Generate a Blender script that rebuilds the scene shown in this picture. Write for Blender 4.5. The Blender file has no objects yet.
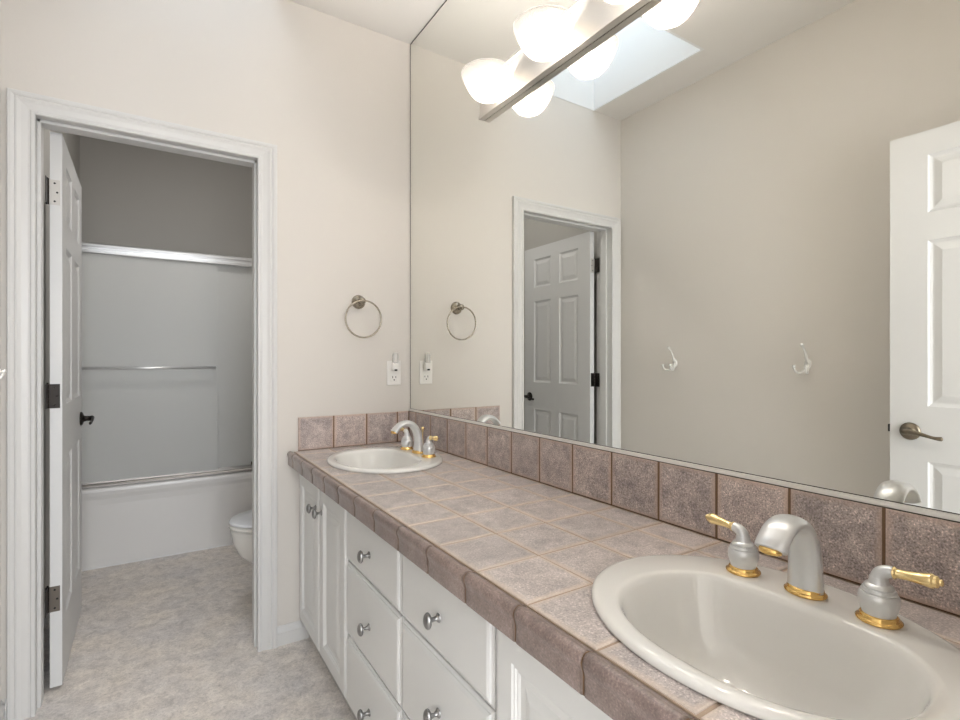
import bpy, bmesh, math, random
from mathutils import Vector, Matrix

PI = math.pi
scene = bpy.context.scene
COL = scene.collection

# ------------------------------------------------------------------ camera
cam_data = bpy.data.cameras.new('camera')
cam_data.sensor_fit = 'HORIZONTAL'
cam_data.sensor_width = 36.0
cam_data.lens = 511.0 / 960.0 * 36.0
cam_data.clip_start = 0.02
cam_data.clip_end = 60
cam_data.shift_y = -0.001
cam = bpy.data.objects.new('camera', cam_data)
COL.objects.link(cam)
cam.location = (-1.0498, -2.2735, 1.206)
cam.rotation_euler = (math.radians(90), 0, -math.radians(32.593))
scene.camera = cam

# ------------------------------------------------------------------ view, world, lights
scene.view_settings.view_transform = 'Standard'
scene.view_settings.look = 'None'
scene.view_settings.gamma = 1
scene.view_settings.use_curve_mapping = False
scene.view_settings.exposure = 1.94

world = bpy.data.worlds.new('world')
scene.world = world
world.use_nodes = True
wb = world.node_tree.nodes['Background']
wb.inputs[0].default_value = (0.80, 0.90, 1.0, 1)
wb.inputs[1].default_value = 1.1

LAMP_POWER = 3.9          # each vanity bulb
TUB_POWER = 12.5           # added fill lamp in the tub room
ROOM_POWER = 50.0         # added fill light in the bedroom behind the camera


def area(name, loc, rot, sx, sy, power, color):
    d = bpy.data.lights.new(name, 'AREA')
    d.shape = 'RECTANGLE'
    d.size = sx
    d.size_y = sy
    d.energy = power
    d.color = color
    o = bpy.data.objects.new(name, d)
    o.location = loc
    o.rotation_euler = rot
    COL.objects.link(o)
    return o


# added fill light for bedroom daylight, through the doorway the camera stands in
area('bedroom_fill_light', (-0.95, -4.3, 1.5), (math.radians(90), 0, 0), 2.6, 2.2, ROOM_POWER, (0.90, 0.945, 1.0))
# ------------------------------------------------------------------ materials
def new_mat(name):
    m = bpy.data.materials.new(name)
    m.use_nodes = True
    nt = m.node_tree
    return m, nt, nt.nodes['Principled BSDF']


def simple(name, color, rough=0.5, metal=0.0, bump=0.0, bump_scale=200, spec=None, coat=0.0):
    m, nt, b = new_mat(name)
    b.inputs['Base Color'].default_value = (*color, 1)
    b.inputs['Roughness'].default_value = rough
    b.inputs['Metallic'].default_value = metal
    if coat:
        b.inputs['Coat Weight'].default_value = coat
        b.inputs['Coat Roughness'].default_value = 0.05
    if spec is not None:
        b.inputs['Specular IOR Level'].default_value = spec
    if bump:
        tc = nt.nodes.new('ShaderNodeTexCoord')
        n = nt.nodes.new('ShaderNodeTexNoise')
        n.inputs['Scale'].default_value = bump_scale
        n.inputs['Detail'].default_value = 3
        bp = nt.nodes.new('ShaderNodeBump')
        bp.inputs['Strength'].default_value = bump
        bp.inputs['Distance'].default_value = 0.002
        nt.links.new(tc.outputs['Object'], n.inputs['Vector'])
        nt.links.new(n.outputs['Fac'], bp.inputs['Height'])
        nt.links.new(bp.outputs['Normal'], b.inputs['Normal'])
    return m


def ramp(nt, stops):
    r = nt.nodes.new('ShaderNodeValToRGB')
    el = r.color_ramp.elements
    while len(el) < len(stops):
        el.new(0.5)
    for e, (p, c) in zip(el, stops):
        e.position = p
        e.color = (*c, 1)
    return r


def mix_rgb(nt, a, b, fac, mode='MIX'):
    m = nt.nodes.new('ShaderNodeMix')
    m.data_type = 'RGBA'
    m.blend_type = mode
    for sock, val in ((m.inputs[0], fac), (m.inputs[6], a), (m.inputs[7], b)):
        if hasattr(val, 'is_linked'):
            nt.links.new(val, sock)
        elif isinstance(val, tuple):
            sock.default_value = (*val, 1)
        else:
            sock.default_value = val
    return m.outputs[2]


def math_node(nt, op, a, b=None, clamp=False):
    m = nt.nodes.new('ShaderNodeMath')
    m.operation = op
    m.use_clamp = clamp
    for i, v in enumerate((a, b)):
        if v is None:
            continue
        if hasattr(v, 'is_linked'):
            nt.links.new(v, m.inputs[i])
        else:
            m.inputs[i].default_value = v
    return m.outputs[0]


def noise(nt, vec, scale, detail=4, rough=0.55, dist=0.0):
    n = nt.nodes.new('ShaderNodeTexNoise')
    n.inputs['Scale'].default_value = scale
    n.inputs['Detail'].default_value = detail
    n.inputs['Roughness'].default_value = rough
    n.inputs['Distortion'].default_value = dist
    nt.links.new(vec, n.inputs['Vector'])
    return n.outputs['Fac']


def wall_mat():
    m, nt, b = new_mat('greige_wall_paint')
    tc = nt.nodes.new('ShaderNodeTexCoord').outputs['Object']
    f = noise(nt, tc, 1.3, 2)
    r = ramp(nt, [(0.3, (0.665, 0.632, 0.590)), (0.7, (0.685, 0.650, 0.608))])
    nt.links.new(f, r.inputs[0])
    nt.links.new(r.outputs[0], b.inputs['Base Color'])
    b.inputs['Roughness'].default_value = 0.75
    bp = nt.nodes.new('ShaderNodeBump')
    bp.inputs['Strength'].default_value = 0.12
    bp.inputs['Distance'].default_value = 0.002
    nt.links.new(noise(nt, tc, 140, 3), bp.inputs['Height'])
    nt.links.new(bp.outputs['Normal'], b.inputs['Normal'])
    return m


def floor_mat():
    m, nt, b = new_mat('mottled_vinyl_floor')
    tc = nt.nodes.new('ShaderNodeTexCoord').outputs['Object']
    f1 = noise(nt, tc, 20, 9, 0.74, 0.6)
    f2 = noise(nt, tc, 110, 5, 0.7, 1.0)
    f3 = noise(nt, tc, 4, 3, 0.5)
    r1 = ramp(nt, [(0.32, (0.57, 0.53, 0.50)), (0.5, (0.77, 0.72, 0.68)), (0.68, (0.93, 0.88, 0.835))])
    nt.links.new(f1, r1.inputs[0])
    r2 = ramp(nt, [(0.32, (0.68, 0.68, 0.68)), (0.52, (1, 1, 1)), (0.72, (1.18, 1.17, 1.16))])
    nt.links.new(f2, r2.inputs[0])
    c = mix_rgb(nt, r1.outputs[0], r2.outputs[0], 0.75, 'MULTIPLY')
    r3 = ramp(nt, [(0.35, (0.92, 0.93, 0.95)), (0.65, (1.06, 1.04, 1.0))])
    nt.links.new(f3, r3.inputs[0])
    c = mix_rgb(nt, c, r3.outputs[0], 1.0, 'MULTIPLY')
    nt.links.new(c, b.inputs['Base Color'])
    b.inputs['Roughness'].default_value = 0.5
    return m


def tile_mat(name, dark, mid, light, edge, speck=0.5, rough=0.38, rim=(0.02, 0.085)):
    """glazed stone-look tile; the paler worn rim follows each tile's own outline through its UVs"""
    m, nt, b = new_mat(name)
    tc = nt.nodes.new('ShaderNodeTexCoord').outputs['Object']
    geo = nt.nodes.new('ShaderNodeNewGeometry')
    off = nt.nodes.new('ShaderNodeVectorMath')
    off.operation = 'SCALE'
    comb = nt.nodes.new('ShaderNodeCombineXYZ')
    for i in range(3):
        nt.links.new(geo.outputs['Random Per Island'], comb.inputs[i])
    nt.links.new(comb.outputs[0], off.inputs[0])
    off.inputs['Scale'].default_value = 7.0
    add = nt.nodes.new('ShaderNodeVectorMath')
    add.operation = 'ADD'
    nt.links.new(tc, add.inputs[0])
    nt.links.new(off.outputs[0], add.inputs[1])
    v = add.outputs[0]
    f = noise(nt, v, 22, 8, 0.68, 0.4)
    r = ramp(nt, [(0.34, dark), (0.50, mid), (0.66, light)])
    nt.links.new(f, r.inputs[0])
    fine = noise(nt, v, 300, 3, 0.65)
    rf = ramp(nt, [(0.37, (0.50, 0.48, 0.48)), (0.47, (0.98, 0.98, 0.98)), (0.56, (1, 1, 1)), (0.65, (1.8, 1.8, 1.8))])
    nt.links.new(fine, rf.inputs[0])
    c = mix_rgb(nt, r.outputs[0], rf.outputs[0], speck, 'MULTIPLY')
    # rim mask
    uv = nt.nodes.new('ShaderNodeUVMap')
    uv.uv_map = 'tile'
    sep = nt.nodes.new('ShaderNodeSeparateXYZ')
    nt.links.new(uv.outputs[0], sep.inputs[0])
    du = math_node(nt, 'MINIMUM', sep.outputs[0], math_node(nt, 'SUBTRACT', 1.0, sep.outputs[0]))
    dv = math_node(nt, 'MINIMUM', sep.outputs[1], math_node(nt, 'SUBTRACT', 1.0, sep.outputs[1]))
    d = math_node(nt, 'MINIMUM', du, dv)
    d = math_node(nt, 'ADD', d, math_node(nt, 'MULTIPLY', math_node(nt, 'SUBTRACT', noise(nt, v, 60, 4), 0.5), 0.10))
    rm = ramp(nt, [(rim[0], (1, 1, 1)), (rim[1], (0, 0, 0))])
    nt.links.new(d, rm.inputs[0])
    c = mix_rgb(nt, c, edge, math_node(nt, 'MULTIPLY', rm.outputs[0], 0.7))
    # tile to tile tone
    rt = ramp(nt, [(0.0, (0.90, 0.90, 0.91)), (1.0, (1.08, 1.06, 1.05))])
    nt.links.new(geo.outputs['Random Per Island'], rt.inputs[0])
    c = mix_rgb(nt, c, rt.outputs[0], 1.0, 'MULTIPLY')
    nt.links.new(c, b.inputs['Base Color'])
    b.inputs['Roughness'].default_value = rough
    bp = nt.nodes.new('ShaderNodeBump')
    bp.inputs['Strength'].default_value = 0.35
    bp.inputs['Distance'].default_value = 0.001
    nt.links.new(fine, bp.inputs['Height'])
    nt.links.new(bp.outputs['Normal'], b.inputs['Normal'])
    return m


M = {}
M['wall'] = wall_mat()
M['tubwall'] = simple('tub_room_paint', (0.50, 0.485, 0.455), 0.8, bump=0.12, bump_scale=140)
M['ceil'] = simple('ceiling_paint', (0.74, 0.72, 0.69), 0.85, bump=0.10, bump_scale=120)
M['shaft'] = simple('skylight_shaft_paint', (0.78, 0.785, 0.79), 0.85)
M['trim'] = simple('white_trim_paint', (0.66, 0.655, 0.645), 0.38)
M['door'] = simple('white_door_paint', (0.69, 0.69, 0.69), 0.42)
M['floor'] = floor_mat()
M['cab'] = simple('white_cabinet_foil', (0.78, 0.785, 0.775), 0.40)
M['kick'] = simple('toe_kick_board', (0.55, 0.54, 0.52), 0.6)
M['tile'] = tile_mat('lit_counter_tile', (0.38, 0.345, 0.34), (0.51, 0.46, 0.44), (0.62, 0.56, 0.54), (0.64, 0.54, 0.46), 0.6, 0.36)  # same tile as the backsplash, glancing light painted in as a lighter tone
M['splash'] = tile_mat('backsplash_tile', (0.32, 0.275, 0.265), (0.47, 0.40, 0.375), (0.62, 0.54, 0.505), (0.55, 0.42, 0.35), 0.95, 0.42)  # darker copy of the counter tile, without the painted glancing light
M['cap'] = tile_mat('edge_tile', (0.20, 0.150, 0.135), (0.255, 0.19, 0.17), (0.32, 0.245, 0.22), (0.10, 0.065, 0.045), 0.5, 0.32, rim=(0.012, 0.03))
M['grout'] = simple('tan_grout', (0.46, 0.35, 0.265), 0.9, bump=0.4, bump_scale=500)
M['grout_dark'] = simple('brown_grout', (0.19, 0.115, 0.065), 0.9, bump=0.4, bump_scale=500)
M['china'] = simple('white_china', (0.80, 0.79, 0.76), 0.10, coat=0.5)
M['toilet'] = simple('toilet_china', (0.80, 0.785, 0.75), 0.12, coat=0.5)
M['toilet_lid'] = simple('toilet_lid_plastic', (0.78, 0.80, 0.84), 0.25)
M['tub'] = simple('tub_enamel', (0.80, 0.79, 0.78), 0.25)
M['satin'] = simple('satin_nickel', (0.72, 0.73, 0.74), 0.30, 0.6)
M['gold'] = simple('polished_brass', (0.90, 0.60, 0.22), 0.12, 1.0)
M['goldpale'] = simple('pale_brass', (0.95, 0.74, 0.38), 0.16, 1.0)
M['pewter'] = simple('pewter_knob_metal', (0.34, 0.34, 0.34), 0.30, 1.0)
M['bronze'] = simple('antique_bronze', (0.035, 0.030, 0.027), 0.32, 0.8)
M['antique'] = simple('antique_nickel', (0.38, 0.34, 0.28), 0.24, 1.0)
M['hinge_light'] = simple('nickel_hinge_plate', (0.60, 0.58, 0.55), 0.45, 0.5)
M['hinge_mid'] = simple('worn_hinge_plate', (0.16, 0.14, 0.12), 0.4, 0.7)
M['black'] = simple('black_slot', (0.01, 0.01, 0.01), 0.7)
M['darkantique'] = simple('dark_antique_nickel', (0.20, 0.17, 0.13), 0.28, 1.0)
M['nickel'] = simple('brushed_nickel', (0.55, 0.52, 0.48), 0.28, 0.85)
M['chrome'] = simple('chrome', (0.85, 0.86, 0.87), 0.3, 0.7)
M['alum'] = simple('brushed_aluminium', (0.78, 0.79, 0.80), 0.28, 0.9)
M['track'] = simple('dull_aluminium_track', (0.36, 0.34, 0.32), 0.4, 0.8)
M['strip'] = simple('pale_metal_strip', (0.88, 0.86, 0.82), 0.3, 0.25)
M['mirror'] = simple('mirror_glass', (0.905, 0.91, 0.875), 0.0, 1.0)
M['mirror_edge'] = simple('mirror_edge_black', (0.05, 0.04, 0.03), 0.4)
M['white_plastic'] = simple('white_plastic', (0.82, 0.80, 0.77), 0.3)
M['hookwhite'] = simple('hook_nickel', (0.88, 0.87, 0.84), 0.18, 0.4)
M['caulk'] = simple('white_caulk', (0.85, 0.85, 0.85), 0.5)


def obscure_glass():
    m, nt, b = new_mat('obscure_shower_glass')
    b.inputs['Base Color'].default_value = (0.85, 0.86, 0.845, 1)
    b.inputs['Roughness'].default_value = 0.38
    b.inputs['Transmission Weight'].default_value = 0.45
    b.inputs['IOR'].default_value = 1.3
    tc = nt.nodes.new('ShaderNodeTexCoord').outputs['Object']
    bp = nt.nodes.new('ShaderNodeBump')
    bp.inputs['Strength'].default_value = 0.2
    bp.inputs['Distance'].default_value = 0.002
    nt.links.new(noise(nt, tc, 160, 3), bp.inputs['Height'])
    nt.links.new(bp.outputs['Normal'], b.inputs['Normal'])
    return m


M['obscure'] = obscure_glass()


def shade_mat():
    m, nt, b = new_mat('lit_ribbed_glass_shade')
    out = nt.nodes['Material Output']
    b.inputs['Base Color'].default_value = (0.26, 0.255, 0.245, 1)
    b.inputs['Roughness'].default_value = 0.2
    b.inputs['Emission Color'].default_value = (1.0, 0.93, 0.82, 1)
    b.inputs['Emission Strength'].default_value = 0.12
    tr = nt.nodes.new('ShaderNodeBsdfTranslucent')
    tr.inputs[0].default_value = (0.10, 0.095, 0.09, 1)
    tp = nt.nodes.new('ShaderNodeBsdfTransparent')
    tp.inputs[0].default_value = (1.0, 0.98, 0.95, 1)
    a = nt.nodes.new('ShaderNodeMixShader')
    a.inputs[0].default_value = 0.45
    nt.links.new(b.outputs[0], a.inputs[1])
    nt.links.new(tr.outputs[0], a.inputs[2])
    c = nt.nodes.new('ShaderNodeMixShader')
    c.inputs[0].default_value = 0.45
    nt.links.new(a.outputs[0], c.inputs[1])
    nt.links.new(tp.outputs[0], c.inputs[2])
    nt.links.new(c.outputs[0], out.inputs['Surface'])
    return m


M['shade'] = shade_mat()
m, nt, b = new_mat('lit_bulb')
b.inputs['Emission Color'].default_value = (1.0, 0.92, 0.82, 1)
b.inputs['Emission Strength'].default_value = 12
b.inputs['Alpha'].default_value = 0.2      # clear glass bulb around its filament lamp
M['bulb'] = m
m, nt, b = new_mat('clear_night_light_cover')
b.inputs['Base Color'].default_value = (0.95, 0.94, 0.92, 1)
b.inputs['Roughness'].default_value = 0.15
b.inputs['Alpha'].default_value = 0.3
M['clear'] = m
m, nt, b = new_mat('skylight_glass')
b.inputs['Base Color'].default_value = (0.95, 0.98, 1.0, 1)
b.inputs['Roughness'].default_value = 0.02
b.inputs['Alpha'].default_value = 0.08
M['skyglass'] = m


# ------------------------------------------------------------------ object helpers
def tag(o, label=None, cat=None, group=None, kind=None):
    if label: o['label'] = label
    if cat: o['category'] = cat
    if group: o['group'] = group
    if kind: o['kind'] = kind
    return o


def thing(name, loc, label, cat, group=None):
    o = bpy.data.objects.new(name, None)
    o.empty_display_size = 0.05
    o.location = loc
    COL.objects.link(o)
    return tag(o, label, cat, group)


def wloc(o):
    v = Vector((0, 0, 0))
    while o is not None:
        v += Vector(o.location)
        o = o.parent
    return v


class B:
    """collects geometry in world coordinates, then links it as one mesh object"""
    def __init__(s):
        s.v = []; s.f = []; s.sm = []; s.uv = []

    def add(s, verts, faces, smooth=False, uvs=None):
        n = len(s.v)
        s.v += [tuple(p) for p in verts]
        for i, f in enumerate(faces):
            s.f.append([n + k for k in f])
            s.sm.append(smooth)
            s.uv.append(uvs[i] if uvs else [(0.5, 0.5)] * len(f))
        return s

    def box(s, a, b, bev=0.0):
        x0, y0, z0 = [min(a[i], b[i]) for i in range(3)]
        x1, y1, z1 = [max(a[i], b[i]) for i in range(3)]
        if bev <= 0:
            vs = [(x0, y0, z0), (x1, y0, z0), (x1, y1, z0), (x0, y1, z0), (x0, y0, z1), (x1, y0, z1), (x1, y1, z1), (x0, y1, z1)]
            fs = [(0, 3, 2, 1), (4, 5, 6, 7), (0, 1, 5, 4), (1, 2, 6, 5), (2, 3, 7, 6), (3, 0, 4, 7)]
            return s.add(vs, fs)
        bm = bmesh.new()
        bmesh.ops.create_cube(bm, size=1)
        for v in bm.verts:
            v.co = Vector(((x0 + x1) / 2 + v.co.x * (x1 - x0), (y0 + y1) / 2 + v.co.y * (y1 - y0), (z0 + z1) / 2 + v.co.z * (z1 - z0)))
        bev = min(bev, 0.49 * min(x1 - x0, y1 - y0, z1 - z0))
        bmesh.ops.bevel(bm, geom=bm.edges[:], offset=bev, segments=2, affect='EDGES', profile=0.5)
        bm.verts.index_update()
        s.add([v.co[:] for v in bm.verts], [[v.index for v in f.verts] for f in bm.faces])
        bm.free()
        return s

    def rings(s, rings, closed=True, cap0=False, cap1=False, smooth=True):
        n = len(rings[0])
        vs = [p for r in rings for p in r]
        fs = []
        for i in range(len(rings) - 1):
            for j in range(n if closed else n - 1):
                k = (j + 1) % n
                fs.append((i * n + j, i * n + k, (i + 1) * n + k, (i + 1) * n + j))
        if cap0: fs.append(tuple(reversed(range(n))))
        if cap1: fs.append(tuple((len(rings) - 1) * n + j for j in range(n)))
        return s.add(vs, fs, smooth)

    def lathe(s, prof, centre, axis='z', seg=32, scale=(1, 1), cap0=True, cap1=True, flute=0, flute_amp=0.0):
        """prof: list of (radius, height along axis)"""
        cx, cy, cz = centre
        rs = []
        for r, h in prof:
            ring = []
            for j in range(seg):
                t = 2 * PI * j / seg
                rr = r * (1 + (flute_amp * math.cos(flute * t) if flute else 0))
                a, b2 = rr * math.cos(t) * scale[0], rr * math.sin(t) * scale[1]
                if axis == 'z': ring.append((cx + a, cy + b2, cz + h))
                elif axis == 'x': ring.append((cx + h, cy + a, cz + b2))
                elif axis == '-x': ring.append((cx - h, cy - a, cz + b2))
                elif axis == 'y': ring.append((cx - a, cy + h, cz + b2))
                elif axis == '-y': ring.append((cx + a, cy - h, cz + b2))
            rs.append(ring)
        return s.rings(rs, True, cap0, cap1)

    def tube(s, pts, rad, seg=14, cap=True, up=None, flat=1.0, closed=False):
        """tube along points; rad number or list; flat scales the second section axis"""
        P = [Vector(p) for p in pts]
        n = len(P)
        R = rad if isinstance(rad, (list, tuple)) else [rad] * n
        rs = []
        prev = Vector(up) if up else None
        for i in range(n):
            if closed:
                t = (P[(i + 1) % n] - P[(i - 1) % n]).normalized()
            else:
                t = (P[min(i + 1, n - 1)] - P[max(i - 1, 0)]).normalized()
            if prev is None:
                prev = Vector((0, 0, 1)) if abs(t.z) < 0.9 else Vector((1, 0, 0))
            u = (prev - t * prev.dot(t))
            if u.length < 1e-6:
                u = t.orthogonal()
            u.normalize()
            if not up: prev = u
            w = t.cross(u)
            r = R[i]
            ra, rb = r if isinstance(r, (list, tuple)) else (r, r * flat)
            rs.append([tuple(P[i] + u * ra * math.cos(2 * PI * j / seg) + w * rb * math.sin(2 * PI * j / seg)) for j in range(seg)])
        if closed:
            rs.append(rs[0])
            return s.rings(rs)
        return s.rings(rs, True, cap, cap)

    def prism(s, poly, fn, h0, h1, smooth=False):
        """poly of (u,v), extruded between h0 and h1; fn maps (u,v,h) to world"""
        n = len(poly)
        vs = [fn(u, v, h0) for u, v in poly] + [fn(u, v, h1) for u, v in poly]
        fs = [(j, (j + 1) % n, n + (j + 1) % n, n + j) for j in range(n)]
        s.add(vs, fs, smooth)
        s.add(vs, [tuple(reversed(range(n))), tuple(range(n, 2 * n))])
        return s

    def panelled(s, u0, u1, v0, v1, panels, prof, fn, edge=((0, 0),)):
        """front with sunk/raised panels. edge: (inset, depth) nested rects from the outline; prof same for each panel"""
        def rect(a, b2, c, d, dep): return [fn(a, c, dep), fn(b2, c, dep), fn(b2, d, dep), fn(a, d, dep)]
        quad = [(0, 1, 5, 4), (1, 2, 6, 5), (2, 3, 7, 6), (3, 0, 4, 7)]
        for (i0, d0), (i1, d1) in zip(edge[:-1], edge[1:]):
            s.add(rect(u0 + i0, u1 - i0, v0 + i0, v1 - i0, d0) + rect(u0 + i1, u1 - i1, v0 + i1, v1 - i1, d1), quad)
        ie, de = edge[-1]
        u0 += ie; u1 -= ie; v0 += ie; v1 -= ie
        us = sorted(set([u0, u1] + [p[0] for p in panels] + [p[1] for p in panels]))
        vs = sorted(set([v0, v1] + [p[2] for p in panels] + [p[3] for p in panels]))
        for i in range(len(us) - 1):
            for j in range(len(vs) - 1):
                cu, cv = (us[i] + us[i + 1]) / 2, (vs[j] + vs[j + 1]) / 2
                if any(p[0] < cu < p[1] and p[2] < cv < p[3] for p in panels): continue
                s.add(rect(us[i], us[i + 1], vs[j], vs[j + 1], de), [(0, 1, 2, 3)])
        for p in panels:
            for (i0, d0), (i1, d1) in zip(prof[:-1], prof[1:]):
                s.add(rect(p[0] + i0, p[1] - i0, p[2] + i0, p[3] - i0, de + d0) + rect(p[0] + i1, p[1] - i1, p[2] + i1, p[3] - i1, de + d1), quad)
            i1, d1 = prof[-1]
            s.add(rect(p[0] + i1, p[1] - i1, p[2] + i1, p[3] - i1, de + d1), [(0, 1, 2, 3)])
        return s

    def tile(s, u0, u1, v0, v1, fn, thick=0.008, bev=0.003, jit=0.0, rnd=None):
        """one tile with eased edges and its own UVs; fn maps (u,v,height) to world"""
        j = [(rnd.uniform(-jit, jit), rnd.uniform(-jit, jit)) for _ in range(4)] if rnd and jit else [(0, 0)] * 4
        c = [(u0 + j[0][0], v0 + j[0][1]), (u1 + j[1][0], v0 + j[1][1]), (u1 + j[2][0], v1 + j[2][1]), (u0 + j[3][0], v1 + j[3][1])]
        ins = [(1, 1), (-1, 1), (-1, -1), (1, -1)]
        def lay(d, h): return [fn(c[k][0] + ins[k][0] * d, c[k][1] + ins[k][1] * d, h) for k in range(4)]
        lev = [(0, -thick), (0, -bev), (bev * 0.3, -bev * 0.35), (bev, 0)]
        vs = []
        for d, h in lev: vs += lay(d, h)
        W, H = u1 - u0, v1 - v0
        def uvl(d): return [(d / W, d / H), (1 - d / W, d / H), (1 - d / W, 1 - d / H), (d / W, 1 - d / H)]
        fs, uvs = [], []
        for i in range(3):
            a, b2 = uvl(lev[i][0]), uvl(lev[i + 1][0])
            for k in range(4):
                kk = (k + 1) % 4
                fs.append((i * 4 + k, i * 4 + kk, i * 4 + 4 + kk, i * 4 + 4 + k))
                uvs.append([a[k], a[kk], b2[kk], b2[k]])
        fs.append((12, 13, 14, 15)); uvs.append(uvl(bev))
        fs.append((3, 2, 1, 0)); uvs.append([(0, 0)] * 4)
        return s.add(vs, fs, False, uvs)

    def build(s, name, mat, parent=None, label=None, cat=None, group=None, kind=None, origin=None, autosmooth=None):
        if parent is not None:
            o0 = wloc(parent)
        elif origin is not None:
            o0 = Vector(origin)
        else:
            xs = [p[0] for p in s.v]; ys = [p[1] for p in s.v]; zs = [p[2] for p in s.v]
            o0 = Vector(((min(xs) + max(xs)) / 2, (min(ys) + max(ys)) / 2, min(zs)))
        me = bpy.data.meshes.new(name)
        me.from_pydata([tuple(Vector(p) - o0) for p in s.v], [], s.f)
        me.polygons.foreach_set('use_smooth', s.sm)
        uvl = me.uv_layers.new(name='tile')
        k = 0
        for u in s.uv:
            for c in u:
                uvl.data[k].uv = c
                k += 1
        me.materials.append(mat)
        me.update()
        bm = bmesh.new(); bm.from_mesh(me)
        bmesh.ops.recalc_face_normals(bm, faces=bm.faces[:])
        bm.to_mesh(me); bm.free()
        o = bpy.data.objects.new(name, me)
        if parent is not None: o.parent = parent
        else: o.location = o0
        COL.objects.link(o)
        if any(s.sm) and autosmooth:
            try: me.set_sharp_from_angle(angle=math.radians(autosmooth))
            except Exception: pass
        return tag(o, label, cat, group, kind)


def copy_tree(o, parent=None):
    c = o.copy()
    COL.objects.link(c)
    if parent is not None: c.parent = parent
    for ch in list(o.children):
        copy_tree(ch, c)
    return c


def arc(c, r, a0, a1, n, fn):
    return [fn(c[0] + r * math.cos(a0 + (a1 - a0) * i / n), c[1] + r * math.sin(a0 + (a1 - a0) * i / n)) for i in range(n + 1)]


def spline(pts, n=8):
    """Catmull-Rom through points"""
    P = [Vector(p) for p in pts]
    out = []
    for i in range(len(P) - 1):
        p0 = P[i - 1] if i else P[0] * 2 - P[1]
        p1, p2 = P[i], P[i + 1]
        p3 = P[i + 2] if i + 2 < len(P) else P[-1] * 2 - P[-2]
        for k in range(n):
            t = k / n
            out.append(0.5 * ((2 * p1) + (p2 - p0) * t + (2 * p0 - 5 * p1 + 4 * p2 - p3) * t * t + (3 * p1 - p0 - 3 * p2 + p3) * t ** 3))
    out.append(P[-1])
    return out


def struct(name, b, mat):
    return b.build(name, mat, kind='structure', origin=(0, 0, 0))


# ------------------------------------------------------------------ the room
XL = -1.475          # left wall
CZ = 2.735           # ceiling
YR = -2.20           # rear wall (doorway the camera stands in)
YB = 2.15            # far wall of the tub room
XT = 0.05            # right wall of the tub room
WT = 0.125           # wall thickness
DX0, DX1, DZ = -1.388, -0.684, 2.036    # rough opening to the tub room (between jamb faces)

struct('floor', B().box((XL - 0.12, -4.6, -0.05), (0.17, YB + 0.12, 0.0)), M['floor'])
struct('wall_left', B().box((XL - 0.12, -4.6, 0), (XL, 0.0, CZ + 0.08)), M['wall'])
struct('wall_mirror_side', B().box((0.006, YR, 0), (0.12, 0.0, CZ + 0.08)), M['wall'])
# end wall with the doorway: one mesh, three blocks
struct('wall_end', B().box((XL - 0.12, 0, 0), (DX0 - 0.012, WT, CZ + 0.08)).box((DX1 + 0.012, 0, 0), (XT + 0.07, WT, CZ + 0.08))
       .box((DX0 - 0.012, 0, DZ + 0.012), (DX1 + 0.012, WT, CZ + 0.08)), M['wall'])
# rear wall with the doorway of the camera
RX0, RX1 = -1.30, -0.575
struct('wall_rear', B().box((XL, YR - WT, 0), (RX0, YR, CZ + 0.08)).box((RX1, YR - WT, 0), (0.12, YR, CZ + 0.08))
       .box((RX0, YR - WT, 2.05), (RX1, YR, CZ + 0.08)), M['wall'])
# ceiling with the skylight opening
SX0, SX1, SY0, SY1 = -1.232, -0.62, -0.733, -0.002
struct('ceiling', B().box((XL, YR, CZ), (SX0 - 0.012, 0, CZ + 0.08)).box((SX1 + 0.012, YR, CZ), (0.006, 0, CZ + 0.08))
       .box((SX0 - 0.012, YR, CZ), (SX1 + 0.012, SY0 - 0.012, CZ + 0.08)), M['ceil'])
sk = B()
st = 0.012
for a, b_ in (((SX0 - st, SY0, CZ), (SX0, SY1, 3.5)), ((SX1, SY0, CZ), (SX1 + st, SY1, 3.5)),
              ((SX0 - st, SY0 - st, CZ), (SX1 + st, SY0, 3.5)), ((SX0 - st, SY1, CZ), (SX1 + st, -0.0002, 3.5))):
    sk.box(a, b_)
struct('wall_skylight_shaft', sk, M['shaft'])
struct('window_1', B().box((SX0 - 0.03, SY0 - 0.03, 3.5), (SX1 + 0.03, SY1 + 0.03, 3.506)), M['skyglass'])

# tub room shell
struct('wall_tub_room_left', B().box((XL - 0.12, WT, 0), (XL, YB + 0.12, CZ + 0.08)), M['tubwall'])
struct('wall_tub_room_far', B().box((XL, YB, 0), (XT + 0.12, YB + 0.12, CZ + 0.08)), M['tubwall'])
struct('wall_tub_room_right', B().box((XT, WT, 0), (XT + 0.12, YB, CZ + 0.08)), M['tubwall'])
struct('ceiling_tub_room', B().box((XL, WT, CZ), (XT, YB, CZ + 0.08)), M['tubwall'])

# bedroom walls past the doorway behind the camera (only their light matters)
struct('wall_bedroom', B().box((0.05, -4.6, 0), (0.17, YR - WT, CZ + 0.08)).box((XL, -4.72, 0), (0.17, -4.6, CZ + 0.08)), M['wall'])
struct('ceiling_bedroom', B().box((XL, -4.6, CZ), (0.05, YR - WT, CZ + 0.08)), M['ceil'])


# ------------------------------------------------------------------ door lining and casing
def casing_profile(W):
    """(u from the opening outward, thickness)"""
    return [(0, 0), (0, 0.010), (0.003, 0.0125), (0.010, 0.0125), (0.013, 0.009), (0.020, 0.0085), (0.036, 0.012), (0.046, 0.0165), (0.050, 0.0165),
            (0.0535, 0.0145), (0.057, 0.0175), (0.062, 0.0195), (W - 0.003, 0.0195), (W, 0.017), (W, 0)]


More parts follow.
